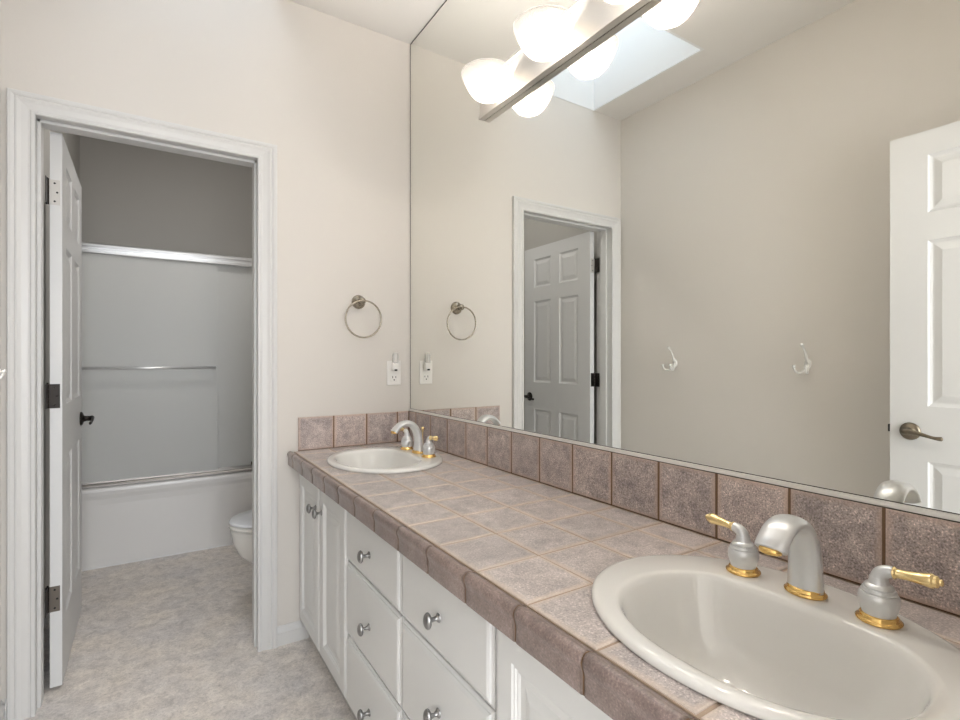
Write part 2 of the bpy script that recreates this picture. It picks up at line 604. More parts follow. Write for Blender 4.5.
def casing(b, x0, x1, z1, y0, sgn, WL, WR, WH):
    """door casing around opening x0..x1 up to z1, on the face y=y0 growing in sgn*y"""
    pr = casing_profile(0.0725)
    k = lambda u, W: u * W / 0.0725
    # legs and head with mitred corners
    for side, W in ((0, WL), (1, WR)):
        bot, top = [], []
        for u, t in pr:
            x = (x0 - k(u, W)) if side == 0 else (x1 + k(u, W))
            bot.append((x, y0 + sgn * t, 0.0))
            top.append((x, y0 + sgn * t, z1 + k(u, WH)))
        b.rings([bot, top], True, True, False, smooth=False)
    l = [(x0 - k(u, WL), y0 + sgn * t, z1 + k(u, WH)) for u, t in pr]
    r = [(x1 + k(u, WR), y0 + sgn * t, z1 + k(u, WH)) for u, t in pr]
    b.rings([l, r], True, False, False, smooth=False)


lin = B()
lin.box((DX0 - 0.012, 0.0, 0), (DX0, WT, DZ + 0.012))
lin.box((DX1, 0.0, 0), (DX1 + 0.012, WT, DZ + 0.012))
lin.box((DX0, 0.0, DZ), (DX1, WT, DZ + 0.012))
# stops
lin.box((DX0, 0.035, 0), (DX0 + 0.011, 0.085, DZ), 0.002)
lin.box((DX1 - 0.011, 0.035, 0), (DX1, 0.085, DZ), 0.002)
lin.box((DX0, 0.035, DZ - 0.011), (DX1, 0.085, DZ), 0.002)
struct('trim_1', lin, M['trim'])
cs = B()
casing(cs, DX0 + 0.002, DX1 - 0.004, DZ - 0.004, 0.0, -1, 0.071, 0.075, 0.068)
struct('trim_2', cs, M['trim'])
# casing of the camera's doorway, room side
cs = B()
casing(cs, RX0, RX1 - 0.03, 2.05, YR - WT, -1, 0.07, 0.07, 0.07)
struct('trim_3', cs, M['trim'])


def base_prof(H=0.08):
    return [(0, 0), (0.012, 0), (0.012, H * 0.62), (0.0135, H * 0.66), (0.0125, H * 0.72), (0.009, H * 0.86), (0.005, H * 0.95), (0.004, H), (0, H)]


def baseboard(name, fn, h0, h1):
    struct(name, B().prism(base_prof(), fn, h0, h1), M['trim'])


baseboard('baseboard_end', lambda t, z, h: (h, -t, z), -0.612, -0.482)
baseboard('baseboard_end_left', lambda t, z, h: (h, -t, z), XL + 0.0125, -1.4585)
baseboard('baseboard_left', lambda t, z, h: (XL + t, h, z), YR, 0.0)
baseboard('baseboard_tub_room_left', lambda t, z, h: (XL + t, h, z), WT, 1.388)
baseboard('baseboard_tub_room_right', lambda t, z, h: (XT - t, h, z), WT, 1.388)


# ------------------------------------------------------------------ six-panel doors
def door_leaf(name, loc, face_x, back_x, y_h, y_f, label, cat='door', sgn=1):
    """leaf lying along y from hinge y_h to free edge y_f, faces at face_x (room side) and back_x"""
    t = thing(name, loc, label, cat)
    z0, z1 = 0.012, 2.032
    ya, yb = min(y_h, y_f), max(y_h, y_f)
    W = yb - ya
    st_, mu = 0.112, 0.092
    pw = (W - 2 * st_ - mu) / 2
    cols = [(ya + st_, ya + st_ + pw), (yb - st_ - pw, yb - st_)]
    rows = [(0.235, 0.835), (1.035, 1.635), (1.735, 1.945)]
    P = [(c[0], c[1], r[0], r[1]) for c in cols for r in rows]
    prof = [(0, 0), (0.004, -0.004), (0.012, -0.0085), (0.017, -0.0085), (0.040, -0.0025)]
    b = B()
    for fx, s in ((face_x, 1 if face_x > back_x else -1), (back_x, 1 if back_x > face_x else -1)):
        b.panelled(ya, yb, z0, z1, P, prof, lambda u, v, d, fx=fx, s=s: (fx + s * d, u, v))
    c = [(face_x, ya), (back_x, ya), (back_x, yb), (face_x, yb)]
    vs = [(x, y, z0) for x, y in c] + [(x, y, z1) for x, y in c]
    b.add(vs, [(0, 1, 5, 4), (2, 3, 7, 6), (0, 3, 2, 1), (4, 5, 6, 7)])
    b.build('leaf', M['door'], t)
    return t


def lever(t, x_face, nx, y, z, ydir, mat, L=0.105, name='lever_handle'):
    """lever handle: rosette on the face at x_face, nx = outward direction, lever along ydir"""
    b = B()
    ax = 'x' if nx > 0 else '-x'
    b.lathe([(0.031, 0), (0.0325, 0.003), (0.031, 0.007), (0.024, 0.011), (0.015, 0.014), (0.0125, 0.022), (0.012, 0.040)], (x_face, y, z), ax, 28)
    h = b.build(name, mat, t)
    p = spline([(x_face + nx * 0.040, y - ydir * 0.010, z + 0.001), (x_face + nx * 0.048, y + ydir * 0.012, z + 0.003), (x_face + nx * 0.049, y + ydir * 0.045, z - 0.003),
                (x_face + nx * 0.046, y + ydir * 0.08, z - 0.012), (x_face + nx * 0.044, y + ydir * L, z - 0.013)], 6)
    n = len(p)
    rad = [(0.011, 0.010) if i < 4 else (0.0105 - 0.0048 * min(1, (i - 4) / 12) + (0.003 * max(0, (i - n * 0.7) / (n * 0.3))), 0.0055) for i in range(n)]
    rad[-1] = (0.003, 0.003)
    B().tube(p, rad, 14, up=(0, 0, 1)).build('lever', mat, h)
    return h


inner = door_leaf('interior_door', (-1.368, 0.128, 0.0), -1.331, -1.366, 0.128, 0.828,
                  'white six-panel door standing open into the tub room, dark hinges on its edge')
for z0, z1, mt, scr in ((1.767, 1.858, 'hinge_light', 'black'), (1.027, 1.115, 'bronze', 'bronze'), (0.287, 0.379, 'hinge_mid', 'black')):
    b = B()
    b.box((-1.3675, 0.1255, z0), (-1.337, 0.1278, z1), 0.0008)
    hg = b.build('hinge', M[mt], inner)
    b = B()
    zz = z0
    seg = (z1 - z0) / 5
    for k in range(5):
        b.lathe([(0.0055, 0), (0.0062, 0.001), (0.0062, seg - 0.0015), (0.0055, seg - 0.0005)], (-1.3725, 0.1295, zz), 'z', 12)
        zz += seg
    b.lathe([(0.003, 0), (0.004, 0.003), (0.001, 0.006)], (-1.3725, 0.1295, z1), 'z', 10)
    b.box((-1.3735, 0.0865, z0), (-1.3715, 0.126, z1))
    b.build('hinge_barrel', M['bronze'], hg, label='dark hinge barrel')
    b = B()
    for fx, fz in ((-1.352, 0.14), (-1.345, 0.5), (-1.352, 0.86)):
        b.lathe([(0.0036, 0), (0.0034, 0.0006)], (fx, 0.1256, z0 + fz * (z1 - z0)), '-y', 10)
    b.build('hinge_screws', M[scr], hg)
lever(inner, -1.331, 1, 0.765, 0.925, -1, M['bronze'])
lever(inner, -1.366, -1, 0.765, 0.925, -1, M['bronze'])
B().box((-1.3515, 0.826, 0.905), (-1.3455, 0.838, 0.945), 0.001).build('latch', M['bronze'], inner)

inner.rotation_euler.z = math.radians(0.75)

EF = -1.305
entry = door_leaf('entry_door', (EF - 0.018, -1.832, 0.0), EF, EF - 0.035, -2.190, -1.478,
                  'white six-panel door folded back against the left wall, seen only in the mirror')
lever(entry, EF, 1, -1.540, 0.940, -1, M['darkantique'])
lever(entry, EF - 0.035, -1, -1.532, 0.940, -1, M['antique'])
B().box((EF - 0.022, -1.480, 0.930), (EF - 0.012, -1.467, 0.958), 0.001).build('latch', M['black'], entry)
for zz in (0.3, 1.05, 1.8):
    B().lathe([(0.0062, 0), (0.0062, 0.09)], (EF - 0.030, -2.190, zz), 'z', 12).build('hinge', M['antique'], entry)


# ------------------------------------------------------------------ vanity cabinets
CF = -0.525           # cabinet front plane
CB = 0.752            # top of the boxes
KZ = 0.088
EDGE = ((0, -0.010), (0.003, -0.0070), (0.0085, -0.0060), (0.0098, -0.0030), (0.0150, -0.0008), (0.018, 0.0))
DPROF = [(0, 0), (0.003, -0.003), (0.006, -0.003), (0.009, -0.0065), (0.012, -0.0065), (0.016, -0.009), (0.030, -0.009), (0.046, -0.0035), (0.052, -0.003)]


def front_panel(y0, y1, z0, z1, panels):
    b = B()
    fn = lambda u, v, d: (CF - d, u, v)
    b.panelled(y0, y1, z0, z1, panels, DPROF, fn, EDGE)
    c = [(y0, z0), (y1, z0), (y1, z1), (y0, z1)]
    vs = [(CF + 0.008, y, z) for y, z in c] + [(CF + 0.019, y, z) for y, z in c]
    b.add(vs, [(0, 1, 5, 4), (1, 2, 6, 5), (2, 3, 7, 6), (3, 0, 4, 7), (7, 6, 5, 4)])
    return b


def knob(parent, y, z):
    b = B()
    b.lathe([(0.0100, -0.001), (0.0105, 0.001), (0.0085, 0.003), (0.0055, 0.006), (0.0046, 0.012), (0.0056, 0.018), (0.008, 0.0205)], (CF, y, z), '-x', 20)
    b.lathe([(0.007, 0.0195), (0.0135, 0.0215), (0.0165, 0.0248), (0.0165, 0.0280), (0.0140, 0.0315), (0.0095, 0.0340), (0.004, 0.0352), (0.0005, 0.0354)], (CF, y, z), '-x', 28, scale=(0.80, 1.10))
    return b.build('knob', M['pewter'], parent)


def carcass(t, y0, y1):
    b = B()
    x0 = CF + 0.020
    b.box((x0, y0, KZ), (-0.003, y0 + 0.015, CB)).box((x0, y1 - 0.015, KZ), (-0.003, y1, CB))
    b.box((x0, y0 + 0.015, KZ), (-0.003, y1 - 0.015, KZ + 0.016))
    b.box((-0.012, y0 + 0.015, KZ + 0.016), (-0.003, y1 - 0.015, CB))
    b.box((x0, y0 + 0.015, CB - 0.03), (x0 + 0.018, y1 - 0.015, CB))
    b.build('body', M['cab'], t)
    B().box((CF + 0.045, y0, 0.001), (CF + 0.062, y1, KZ)).build('toe_kick', M['kick'], t)


def door_cabinet(name, y0, y1, label):
    """y0 < y1"""
    t = thing(name, ((CF - 0.0) / 2, (y0 + y1) / 2, 0), label, 'cabinet')
    carcass(t, y0, y1)
    mid = (y0 + y1) / 2
    g = 0.0015
    for a, b2, ky in ((y0 + g, mid - g, mid - 0.040), (mid + g, y1 - g, mid + 0.040)):
        w = front_panel(a, b2, KZ + 0.002, CB - 0.006, [(a + 0.058, b2 - 0.058, KZ + 0.062, CB - 0.075)])
        d = w.build('door', M['cab'], t)
        knob(d, ky, 0.637)
    return t


def drawer_cabinet(name, y0, y1, label):
    t = thing(name, ((CF - 0.0) / 2, (y0 + y1) / 2, 0), label, 'cabinet')
    carcass(t, y0, y1)
    g = 0.0015
    for z0, z1 in ((0.5555, CB - 0.006), (0.3175, 0.5525), (KZ + 0.002, 0.3145)):
        d = front_panel(y0 + g, y1 - g, z0, z1, []).build('drawer', M['cab'], t)
        knob(d, (y0 + y1) / 2 , {0.5555: 0.641, 0.3175: 0.433}.get(z0, 0.187))
    return t


door_cabinet('sink_cabinet', -0.645, -0.003, 'white double-door cabinet under the far sink, against the end wall')
drawer_cabinet('drawer_cabinet', -1.075, -0.646, 'white three-drawer cabinet next to the far double-door cabinet')
drawer_cabinet('drawer_cabinet', -1.493, -1.076, 'white three-drawer cabinet nearer the camera, beside the near sink cabinet')
door_cabinet('sink_cabinet', -2.196, -1.494, 'white door cabinet under the near sink, cut by the bottom of the photo')

# ------------------------------------------------------------------ tiled counter
TZ = 0.8115           # tile top
random.seed(4)
rng = random.Random(11)
YG = [-1.774 + 0.1524 * k for k in range(-3, 12)]        # cross joints
YG = [-2.197] + [y for y in YG if -2.16 < y < -0.03] + [-0.0100]
XG = [-0.5435, -0.395, -0.2495, -0.1055, -0.0100]
S1 = (-0.286, -0.388)
S2 = (-0.298, -1.858)

counter = thing('tiled_countertop', (-0.28, -1.10, 0.753), 'long countertop of square pinkish-brown tiles with a rounded tile edge', 'countertop')
g = 0.0022
tb = B()
for i in range(len(XG) - 1):
    for j in range(len(YG) - 1):
        tb.tile(XG[i] + g, XG[i + 1] - g, YG[j] + g, YG[j + 1] - g, lambda u, v, h: (u, v, TZ + h), 0.008, 0.0028, 0.0006, rng)
tiles = tb.build('tile_surface', M['tile'], counter)
gb = B().box((-0.5425, -2.197, 0.7535), (-0.003, -0.003, TZ - 0.0022))
bed = gb.build('grout_bed', M['grout'], counter)


def cut(objs, centres, a, b):
    for cx, cy in centres:
        c = B().lathe([(1, 0.70), (1, 0.86)], (cx, cy, 0), 'z', 64, scale=(b, a)).build('cutter', M['black'], origin=(0, 0, 0))
        for o in objs:
            md = o.modifiers.new('cut', 'BOOLEAN')
            md.operation = 'DIFFERENCE'
            md.solver = 'EXACT'
            md.object = c
        bpy.context.view_layer.update()
        dg = bpy.context.evaluated_depsgraph_get()
        for o in objs:
            me = bpy.data.meshes.new_from_object(o.evaluated_get(dg))
            o.modifiers.clear()
            o.data = me
        bpy.data.objects.remove(c)


cut([tiles, bed], [S1, S2], 0.243, 0.198)

# rounded edge tiles (raised lip, shallow channel behind it)
VP = [(-0.5455, TZ - 0.0035), (-0.5472, TZ - 0.0014), (-0.5505, TZ - 0.0006), (-0.5540, TZ + 0.0010), (-0.5580, TZ + 0.0030), (-0.5620, TZ + 0.0032), (-0.5665, TZ + 0.0016),
      (-0.5704, TZ - 0.0026), (-0.5720, TZ - 0.0080), (-0.5714, TZ - 0.0140), (-0.5692, TZ - 0.0205), (-0.5678, TZ - 0.0265), (-0.5680, 0.7580), (-0.5672, 0.7565), (-0.5650, 0.7560),
      (-0.5600, 0.7560), (-0.5600, 0.790), (-0.5455, 0.795)]
cap = B()
for j in range(len(YG) - 1):
    a, b_ = YG[j] + 0.0014, YG[j + 1] - 0.0014
    L = b_ - a
    ring = lambda y, sh: [(x + sh * (1 if i < 18 else 0), y, z - (sh * 0.6 if i < 6 else 0)) for i, (x, z) in enumerate(VP)]
    ys = [(a, 0.0022), (a + 0.0012, 0.0006), (a + 0.0035, 0.0)] + [(a + L * q, rng.uniform(-0.0003, 0.0003)) for q in (0.25, 0.5, 0.75)] + [(b_ - 0.0035, 0.0), (b_ - 0.0012, 0.0006), (b_, 0.0022)]
    rs = [ring(y, sh) for y, sh in ys]
    n = len(VP)
    base = [p for r in rs for p in r]
    fs, uvs = [], []
    for i in range(len(rs) - 1):
        for k in range(n):
            kk = (k + 1) % n
            fs.append((i * n + k, i * n + kk, (i + 1) * n + kk, (i + 1) * n + k))
            u0, u1 = (ys[i][0] - a) / L, (ys[i + 1][0] - a) / L
            v0, v1 = 0.3, 0.7
            uvs.append([(u0, v0), (u0, v1), (u1, v1), (u1, v0)])
    cap.add(base, fs, True, uvs)
    cap.add(base, [tuple(range(n)), tuple((len(rs) - 1) * n + k for k in reversed(range(n)))])
cap.build('edge_tiles', M['cap'], counter, label='dark rounded edge tiles', autosmooth=50)
core = B()
core.prism([(x + (0.0016 if x < -0.55 else 0), z - (0.0014 if z > 0.80 else 0)) for x, z in VP], lambda u, v, h: (u, h, v), -2.197, -0.003)
core.build('edge_grout', M['grout_dark'], counter)

cb = M['cap'].node_tree.nodes['Principled BSDF']
cb.inputs['Coat Weight'].default_value = 0.5
cb.inputs['Coat Roughness'].default_value = 0.22

# backsplashes
ST = 0.9550
SB = TZ - 0.001
spl = thing('tile_backsplash', (-0.006, -1.10, SB), 'long row of square tiles standing along the bottom of the big mirror', 'backsplash')
YS = [-0.084 - 0.1524 * k for k in range(0, 15)]
YS = [-2.197] + [y for y in reversed(YS) if y > -2.17] + [-0.0100]
sb = B()
for j in range(len(YS) - 1):
    sb.tile(YS[j] + g, YS[j + 1] - g, SB + 0.002, ST, lambda u, v, h: (-0.0095 - h, u, v), 0.006, 0.003, 0.0005, rng)
sb.build('tiles', M['splash'], spl)
B().box((-0.0078, -2.197, SB + 0.0008), (0.005, -0.003, ST - 0.001)).build('grout', M['grout_dark'], spl)
spe = thing('tile_backsplash', (-0.27, -0.006, SB), 'short row of square tiles on the end wall behind the far sink', 'backsplash')
XS = [-0.526, -0.3735, -0.2211, -0.0687, -0.0100]
sb = B()
for j in range(len(XS) - 1):
    sb.tile(XS[j] + g * (j > 0), XS[j + 1] - g, SB + 0.002, ST, lambda u, v, h: (u, -0.0095 - h, v), 0.006, 0.003, 0.0005, rng)
sb.build('tiles', M['splash'], spe)
B().box((-0.5255, -0.0078, SB + 0.0008), (-0.0100, -0.001, ST - 0.001)).build('grout', M['grout_dark'], spe)


# ------------------------------------------------------------------ sinks
def ring_pts(cx, cy, ax, ay, z, n=72, sq=2.0, back=None):
    pts = []
    for j in range(n):
        t = 2 * PI * j / n
        c, s = math.cos(t), math.sin(t)
        x = ax * math.copysign(abs(c) ** (2 / sq), c)
        y = ay * math.copysign(abs(s) ** (2 / sq), s)
        if back is not None and x > back:
            x = back + (x - back) * 0.30
        pts.append((cx + x, cy + y, z))
    return pts


def make_sink(c, label):
    cx, cy = c
    t = thing('oval_sink', (cx, cy, TZ), label, 'sink', 'drop-in sinks in the tiled counter')
    b = B()
    R = []
    for sc, dz in ((0.955, -0.020), (0.955, 0.0006), (0.993, 0.0008), (1.0, 0.003), (1.0, 0.0065), (0.992, 0.0100), (0.975, 0.0125), (0.95, 0.0138)):
        R.append(ring_pts(cx, cy, 0.215 * sc, 0.262 * sc, TZ + dz))
    bx = cx - 0.034     # bowl sits forward of the faucet deck
    def lip(fx, fy, dz, sq, back):
        k = 1.0 if back is not None else 0.3
        R.append(ring_pts(bx, cy - 0.012 * k, fx, fy, TZ + dz, sq=sq, back=None if back is None else back + 0.012))
    lip(0.1640, 0.2100, 0.0142, 2.0, 0.118)
    lip(0.1560, 0.2005, 0.0136, 2.15, 0.112)
    lip(0.1500, 0.1950, 0.0105, 2.25, 0.107)
    lip(0.1455, 0.1905, 0.0030, 2.25, 0.103)
    lip(0.1410, 0.1855, -0.0120, 2.25, 0.099)
    lip(0.1330, 0.1770, -0.0400, 2.2, 0.093)
    lip(0.1200, 0.1640, -0.0800, 2.1, 0.087)
    lip(0.0980, 0.1330, -0.1120, 2.05, 0.075)
    lip(0.0680, 0.0900, -0.1290, 2.0, None)
    lip(0.0380, 0.0440, -0.1350, 2.0, None)
    lip(0.0235, 0.0235, -0.1365, 2.0, None)
    R2 = list(R)
    b.rings(R2, True, False, False)
    # outside shell under the counter
    U = [ring_pts(cx, cy, 0.215 * 0.955, 0.262 * 0.955, TZ - 0.020)]
    for fx, fy, dz in ((0.165, 0.208, -0.045), (0.142, 0.183, -0.088), (0.112, 0.147, -0.124), (0.07, 0.09, -0.143), (0.028, 0.028, -0.148)):
        U.append(ring_pts(bx, cy, fx, fy, TZ + dz))
    # narrow the skirt so that it passes through the cutout
    b.rings([R[0], U[1]], True); b.rings(U[1:], True, False, True)
    b.build('basin', M['china'], t)
    d = B()
    d.lathe([(0.0235, -0.1362), (0.022, -0.1340), (0.0175, -0.1345), (0.016, -0.136)], (bx, cy, TZ), 'z', 28, cap0=False)
    d.lathe([(0.0145, -0.1365), (0.0145, -0.1325), (0.010, -0.1305), (0.001, -0.130)], (bx, cy, TZ), 'z', 24)
    d.build('drain', M['goldpale'], t)
    o = B()
    ox = bx - 0.1405
    o.lathe([(0.009, 0.0), (0.0085, 0.0012), (0.006, 0.0014)], (ox, cy, TZ - 0.020), 'x', 18, scale=(1.4, 0.55))
    o.build('overflow_slot', M['gold'], t)
    return t


sink = make_sink(S1, 'white oval sink in the far end of the counter, by the end wall')
sink2 = copy_tree(sink)
sink2.location = (S2[0], S2[1], TZ)
sink2['label'] = 'white oval sink in the near end of the counter, lower right corner'


# ------------------------------------------------------------------ faucets
def faucet(c, label):
    cx, cy = c
    fx = -0.160
    dz = TZ + 0.0138
    t = thing('widespread_faucet', (fx, cy, dz), label, 'faucet', 'satin nickel and brass faucets')
    # spout: wide strap, arched towards the bowl
    p = spline([(fx + 0.003, cy, dz + 0.006), (fx + 0.004, cy, dz + 0.040), (fx - 0.001, cy, dz + 0.078), (fx - 0.018, cy, dz + 0.109), (fx - 0.045, cy, dz + 0.123),
                (fx - 0.073, cy, dz + 0.119), (fx - 0.093, cy, dz + 0.104), (fx - 0.102, cy, dz + 0.092)], 7)
    n = len(p)
    rad = []
    for i in range(n):
        q = i / (n - 1)
        thick = 0.0185 * (1 - q) ** 1.1 + 0.0080 * (1 - (1 - q) ** 1.1)
        wid = 0.0270 - 0.0030 * math.sin(min(q / 0.5, 1) * PI / 2) + 0.0005 * q
        if q > 0.8: thick += 0.004 * (q - 0.8) / 0.2
        rad.append((wid, thick))
    b = B()
    # section: wide across y, thin along the bend, slightly crowned
    b.tube(p, rad, 28, up=(0, 1, 0))
    sp = b.build('spout', M['satin'], t)
    e = p[-1]
    B().lathe([(0.0140, 0.004), (0.0160, 0.001), (0.0160, -0.004), (0.013, -0.006), (0.011, -0.005)], (e.x, e.y, e.z), 'z', 24, scale=(0.72, 1.05)).build('aerator', M['gold'], sp, label='brass aerator ring')
    bb = B().lathe([(0.0275, 0.0), (0.030, 0.0015), (0.0305, 0.004), (0.0275, 0.0065), (0.0255, 0.008), (0.0262, 0.010), (0.0245, 0.012)], (fx + 0.004, cy, dz), 'z', 32, scale=(0.86, 1.03))
    bb.build('base_ring', M['gold'], t, label='polished brass base ring')
    # pop-up rod behind the spout
    k = B().lathe([(0.0022, 0.0), (0.0022, 0.082), (0.005, 0.084), (0.0035, 0.087), (0.0065, 0.091), (0.0075, 0.096), (0.0055, 0.101), (0.001, 0.1035)], (fx + 0.032, cy + 0.016, dz - 0.001), 'z', 16)
    k.build('lift_rod', M['goldpale'], t, label='brass lift rod with a ball knob')
    for s in (1, -1):
        hy = cy + s * 0.1015
        h = B().lathe([(0.0205, 0.009), (0.0205, 0.013), (0.0225, 0.019), (0.0245, 0.026), (0.0252, 0.033), (0.0245, 0.0385), (0.0228, 0.0415), (0.0212, 0.0420), (0.0218, 0.0445), (0.0200, 0.0475),
                       (0.0180, 0.0480), (0.0184, 0.0503), (0.0165, 0.0530), (0.0132, 0.0550), (0.0120, 0.0590), (0.0112, 0.0640)], (fx, hy, dz), 'z', 36)
        pts = spline([(fx, hy, dz + 0.056), (fx, hy + s * 0.0005, dz + 0.064), (fx, hy + s * 0.004, dz + 0.071), (fx, hy + s * 0.011, dz + 0.0750), (fx, hy + s * 0.018, dz + 0.0758)], 5)
        h.tube(pts, [0.0115 - 0.0035 * i / (len(pts) - 1) for i in range(len(pts))], 18)
        hh = h.build('handle', M['satin'], t, autosmooth=38)
        B().lathe([(0.0245, 0.0), (0.0278, 0.0012), (0.0284, 0.0035), (0.0255, 0.0055), (0.0232, 0.0070), (0.0240, 0.0090), (0.0210, 0.0115)], (fx, hy, dz), 'z', 32).build('base_ring', M['gold'], hh, label='polished brass base ring')
        a = Vector((fx, hy + s * 0.0175, dz + 0.0758)); d = Vector((0, s * 1.0, 0.09)).normalized()
        L = [(0.0, 0.0085), (0.002, 0.0092), (0.004, 0.0070), (0.006, 0.0064), (0.020, 0.0066), (0.036, 0.0082), (0.048, 0.0100), (0.052, 0.0098), (0.0535, 0.0078), (0.0555, 0.0085),
             (0.058, 0.0075), (0.0595, 0.0045), (0.0605, 0.0042), (0.062, 0.0050), (0.064, 0.0035), (0.0645, 0.0005)]
        B().tube([a + d * (l * 0.86) for l, r in L], [r for l, r in L], 16).build('lever', M['goldpale'], hh, label='brass lever')
    return t


f1 = faucet(S1, 'nickel and brass faucet at the far sink, against the corner backsplash')
f2 = copy_tree(f1)
f1.location.x += 0.014
f2.location = (-0.160, S2[1], TZ + 0.0138)
f2['label'] = 'nickel and brass two-lever faucet on the near sink, lower right of the photo'

# ------------------------------------------------------------------ mirror
mz0, mz1 = 0.9655, CZ - 0.006
mir = thing('wall_mirror', (0.002, -1.1, ST), 'frameless mirror covering the whole right wall above the backsplash', 'mirror')
B().box((0.0, YR + 0.004, mz0), (0.005, -0.004, mz1)).build('glass', M['mirror'], mir)
e = B()
e.box((-0.0007, -0.0058, mz0), (0.005, -0.0035, mz1))
e.box((-0.0007, YR + 0.004, mz1 - 0.001), (0.005, -0.0035, mz1 + 0.0025))
e.box((-0.0008, YR + 0.004, mz0 - 0.0003), (-0.0001, -0.0055, mz0 + 0.0010))
e.build('dark_edge', M['mirror_edge'], mir, label='dark polished edge line')
ch = B()
ch.box((-0.0080, YR + 0.004, ST + 0.0012), (0.005, -0.004, mz0 - 0.0005), 0.0006)
e2 = B().box((-0.0085, YR + 0.004, ST - 0.0006), (0.005, -0.004, ST + 0.0012))
e2.build('seam', M['mirror_edge'], mir, label='dark seam above the tiles')
ch.build('channel', M['strip'], mir, label='thin pale metal channel under the mirror')

# ------------------------------------------------------------------ vanity light bar
bar = thing('vanity_light_bar', (-0.016, -1.265, 2.102), 'long brushed nickel light bar with lit ribbed glass shades on the mirror', 'lamp')
pl = B().box((-0.021, -1.868, 2.110), (-0.0008, -0.662, 2.228), 0.002)
pl.box((-0.025, -1.871, 2.102), (-0.0008, -0.659, 2.111), 0.0015)
pl.box((-0.025, -1.871, 2.227), (-0.0008, -0.659, 2.236), 0.0015)
pl.build('backplate', M['nickel'], bar)
SH_Y = (-0.821, -1.118, -1.413, -1.708)
SD = 0.0900
SZ = 2.088
for sy in SH_Y:
    arm = B()
    arm.tube([(-0.020, sy, 2.190), (-0.045, sy, 2.200), (-SD + 0.018, sy, 2.197), (-SD + 0.004, sy, 2.186), (-SD, sy, 2.170), (-SD, sy, 2.158)], 0.0055, 12)
    a = arm.build('arm', M['nickel'], bar)
    B().lathe([(0.014, 0.0), (0.017, 0.003), (0.017, 0.030), (0.012, 0.034)], (-SD, sy, 2.142), 'z', 20).build('socket', M['nickel'], a)
    # bulb hangs from the socket
    B().lathe([(0.001, -0.048), (0.012, -0.045), (0.020, -0.036), (0.0225, -0.024), (0.018, -0.010), (0.012, 0.0)], (-SD, sy, 2.146), 'z', 20).build('bulb', M['bulb'], a)
    s = B()
    prof = [(0.018, 0.000), (0.032, 0.003), (0.046, 0.011), (0.058, 0.024), (0.068, 0.039), (0.0765, 0.055), (0.0825, 0.069), (0.0860, 0.080), (0.0875, 0.086)]
    s.lathe(prof, (-SD, sy, SZ), 'z', 288, cap0=True, cap1=False, flute=48, flute_amp=0.014)
    s.lathe([(r - 0.0025, h + 0.002 * (i == 0)) for i, (r, h) in enumerate(prof)], (-SD, sy, SZ), 'z', 288, cap0=True, cap1=False, flute=48, flute_amp=0.014)
    s.lathe([(0.0870, 0.086), (0.0890, 0.0875), (0.0888, 0.0905), (0.0868, 0.0920), (0.0848, 0.089)], (-SD, sy, SZ), 'z', 288, cap0=False, cap1=False, flute=72, flute_amp=0.012)
    s.build('glass_shade', M['shade'], bar)
    ld = bpy.data.lights.new('vanity_bulb_light', 'POINT')
    ld.energy = LAMP_POWER
    ld.color = (1.0, 0.97, 0.935)
    ld.shadow_soft_size = 0.014
    lo = bpy.data.objects.new('vanity_bulb_light', ld)
    lo.location = (-SD, sy, 2.121)
    COL.objects.link(lo)

# ------------------------------------------------------------------ towel ring
tr = thing('towel_ring', (-0.257, 0, 1.465), 'round nickel towel ring on the end wall above the far backsplash', 'towel ring')
b = B().lathe([(0.030, 0.0), (0.0325, 0.002), (0.0315, 0.007), (0.026, 0.012), (0.016, 0.016), (0.011, 0.024), (0.0115, 0.045), (0.0145, 0.051), (0.0155, 0.058), (0.011, 0.065), (0.001, 0.067)], (-0.258, -0.0002, 1.467), '-y', 28)
b.build('mount', M['antique'], tr)
b = B()
rc = (-0.2549, 1.3855); rr = 0.0825
pts = [(rc[0] + rr * math.sin(2 * PI * i / 64), -0.063 + 0.010 * math.cos(2 * PI * i / 64) * -1 * 0.4, rc[1] + rr * math.cos(2 * PI * i / 64)) for i in range(64)]
b.tube(pts, 0.0038, 10, closed=True)
b.build('ring', M['antique'], tr)

# ------------------------------------------------------------------ outlet with night light
ol = thing('wall_outlet', (-0.085, 0, 1.084), 'white duplex outlet plate on the end wall beside the mirror', 'outlet')
B().box((-0.120, -0.005, 1.083), (-0.050, -0.0002, 1.198), 0.002).build('cover_plate', M['white_plastic'], ol)
b = B()
for zc in (1.115, 1.166):
    b.box((-0.102, -0.0075, zc - 0.0165), (-0.068, -0.0045, zc + 0.0165), 0.0012)
b.build('receptacles', M['white_plastic'], ol)
for zc in (1.115,):
    b = B()
    b.box((-0.0945, -0.0080, zc + 0.000), (-0.0915, -0.0070, zc + 0.010)).box((-0.0785, -0.0080, zc + 0.001), (-0.0755, -0.0070, zc + 0.009))
    b.lathe([(0.0032, 0), (0.0032, 0.0009)], (-0.085, -0.0072, zc - 0.008), '-y', 12)
    b.build('slots', M['black'], ol)
nl = thing('night_light', (-0.085, -0.008, 1.150), 'clear plug-in night light in the upper socket of the outlet', 'night light')
B().box((-0.101, -0.030, 1.152), (-0.069, -0.0082, 1.190), 0.004).build('plug_body', M['white_plastic'], nl)
B().box((-0.093, -0.0315, 1.150), (-0.079, -0.0295, 1.158), 0.0006).build('sensor', M['black'], nl)
b = B().lathe([(0.0135, 0.0), (0.0145, 0.004), (0.0145, 0.038), (0.012, 0.046), (0.007, 0.051), (0.001, 0.053)], (-0.085, -0.022, 1.186), 'z', 24)
b.build('cover', M['clear'], nl)
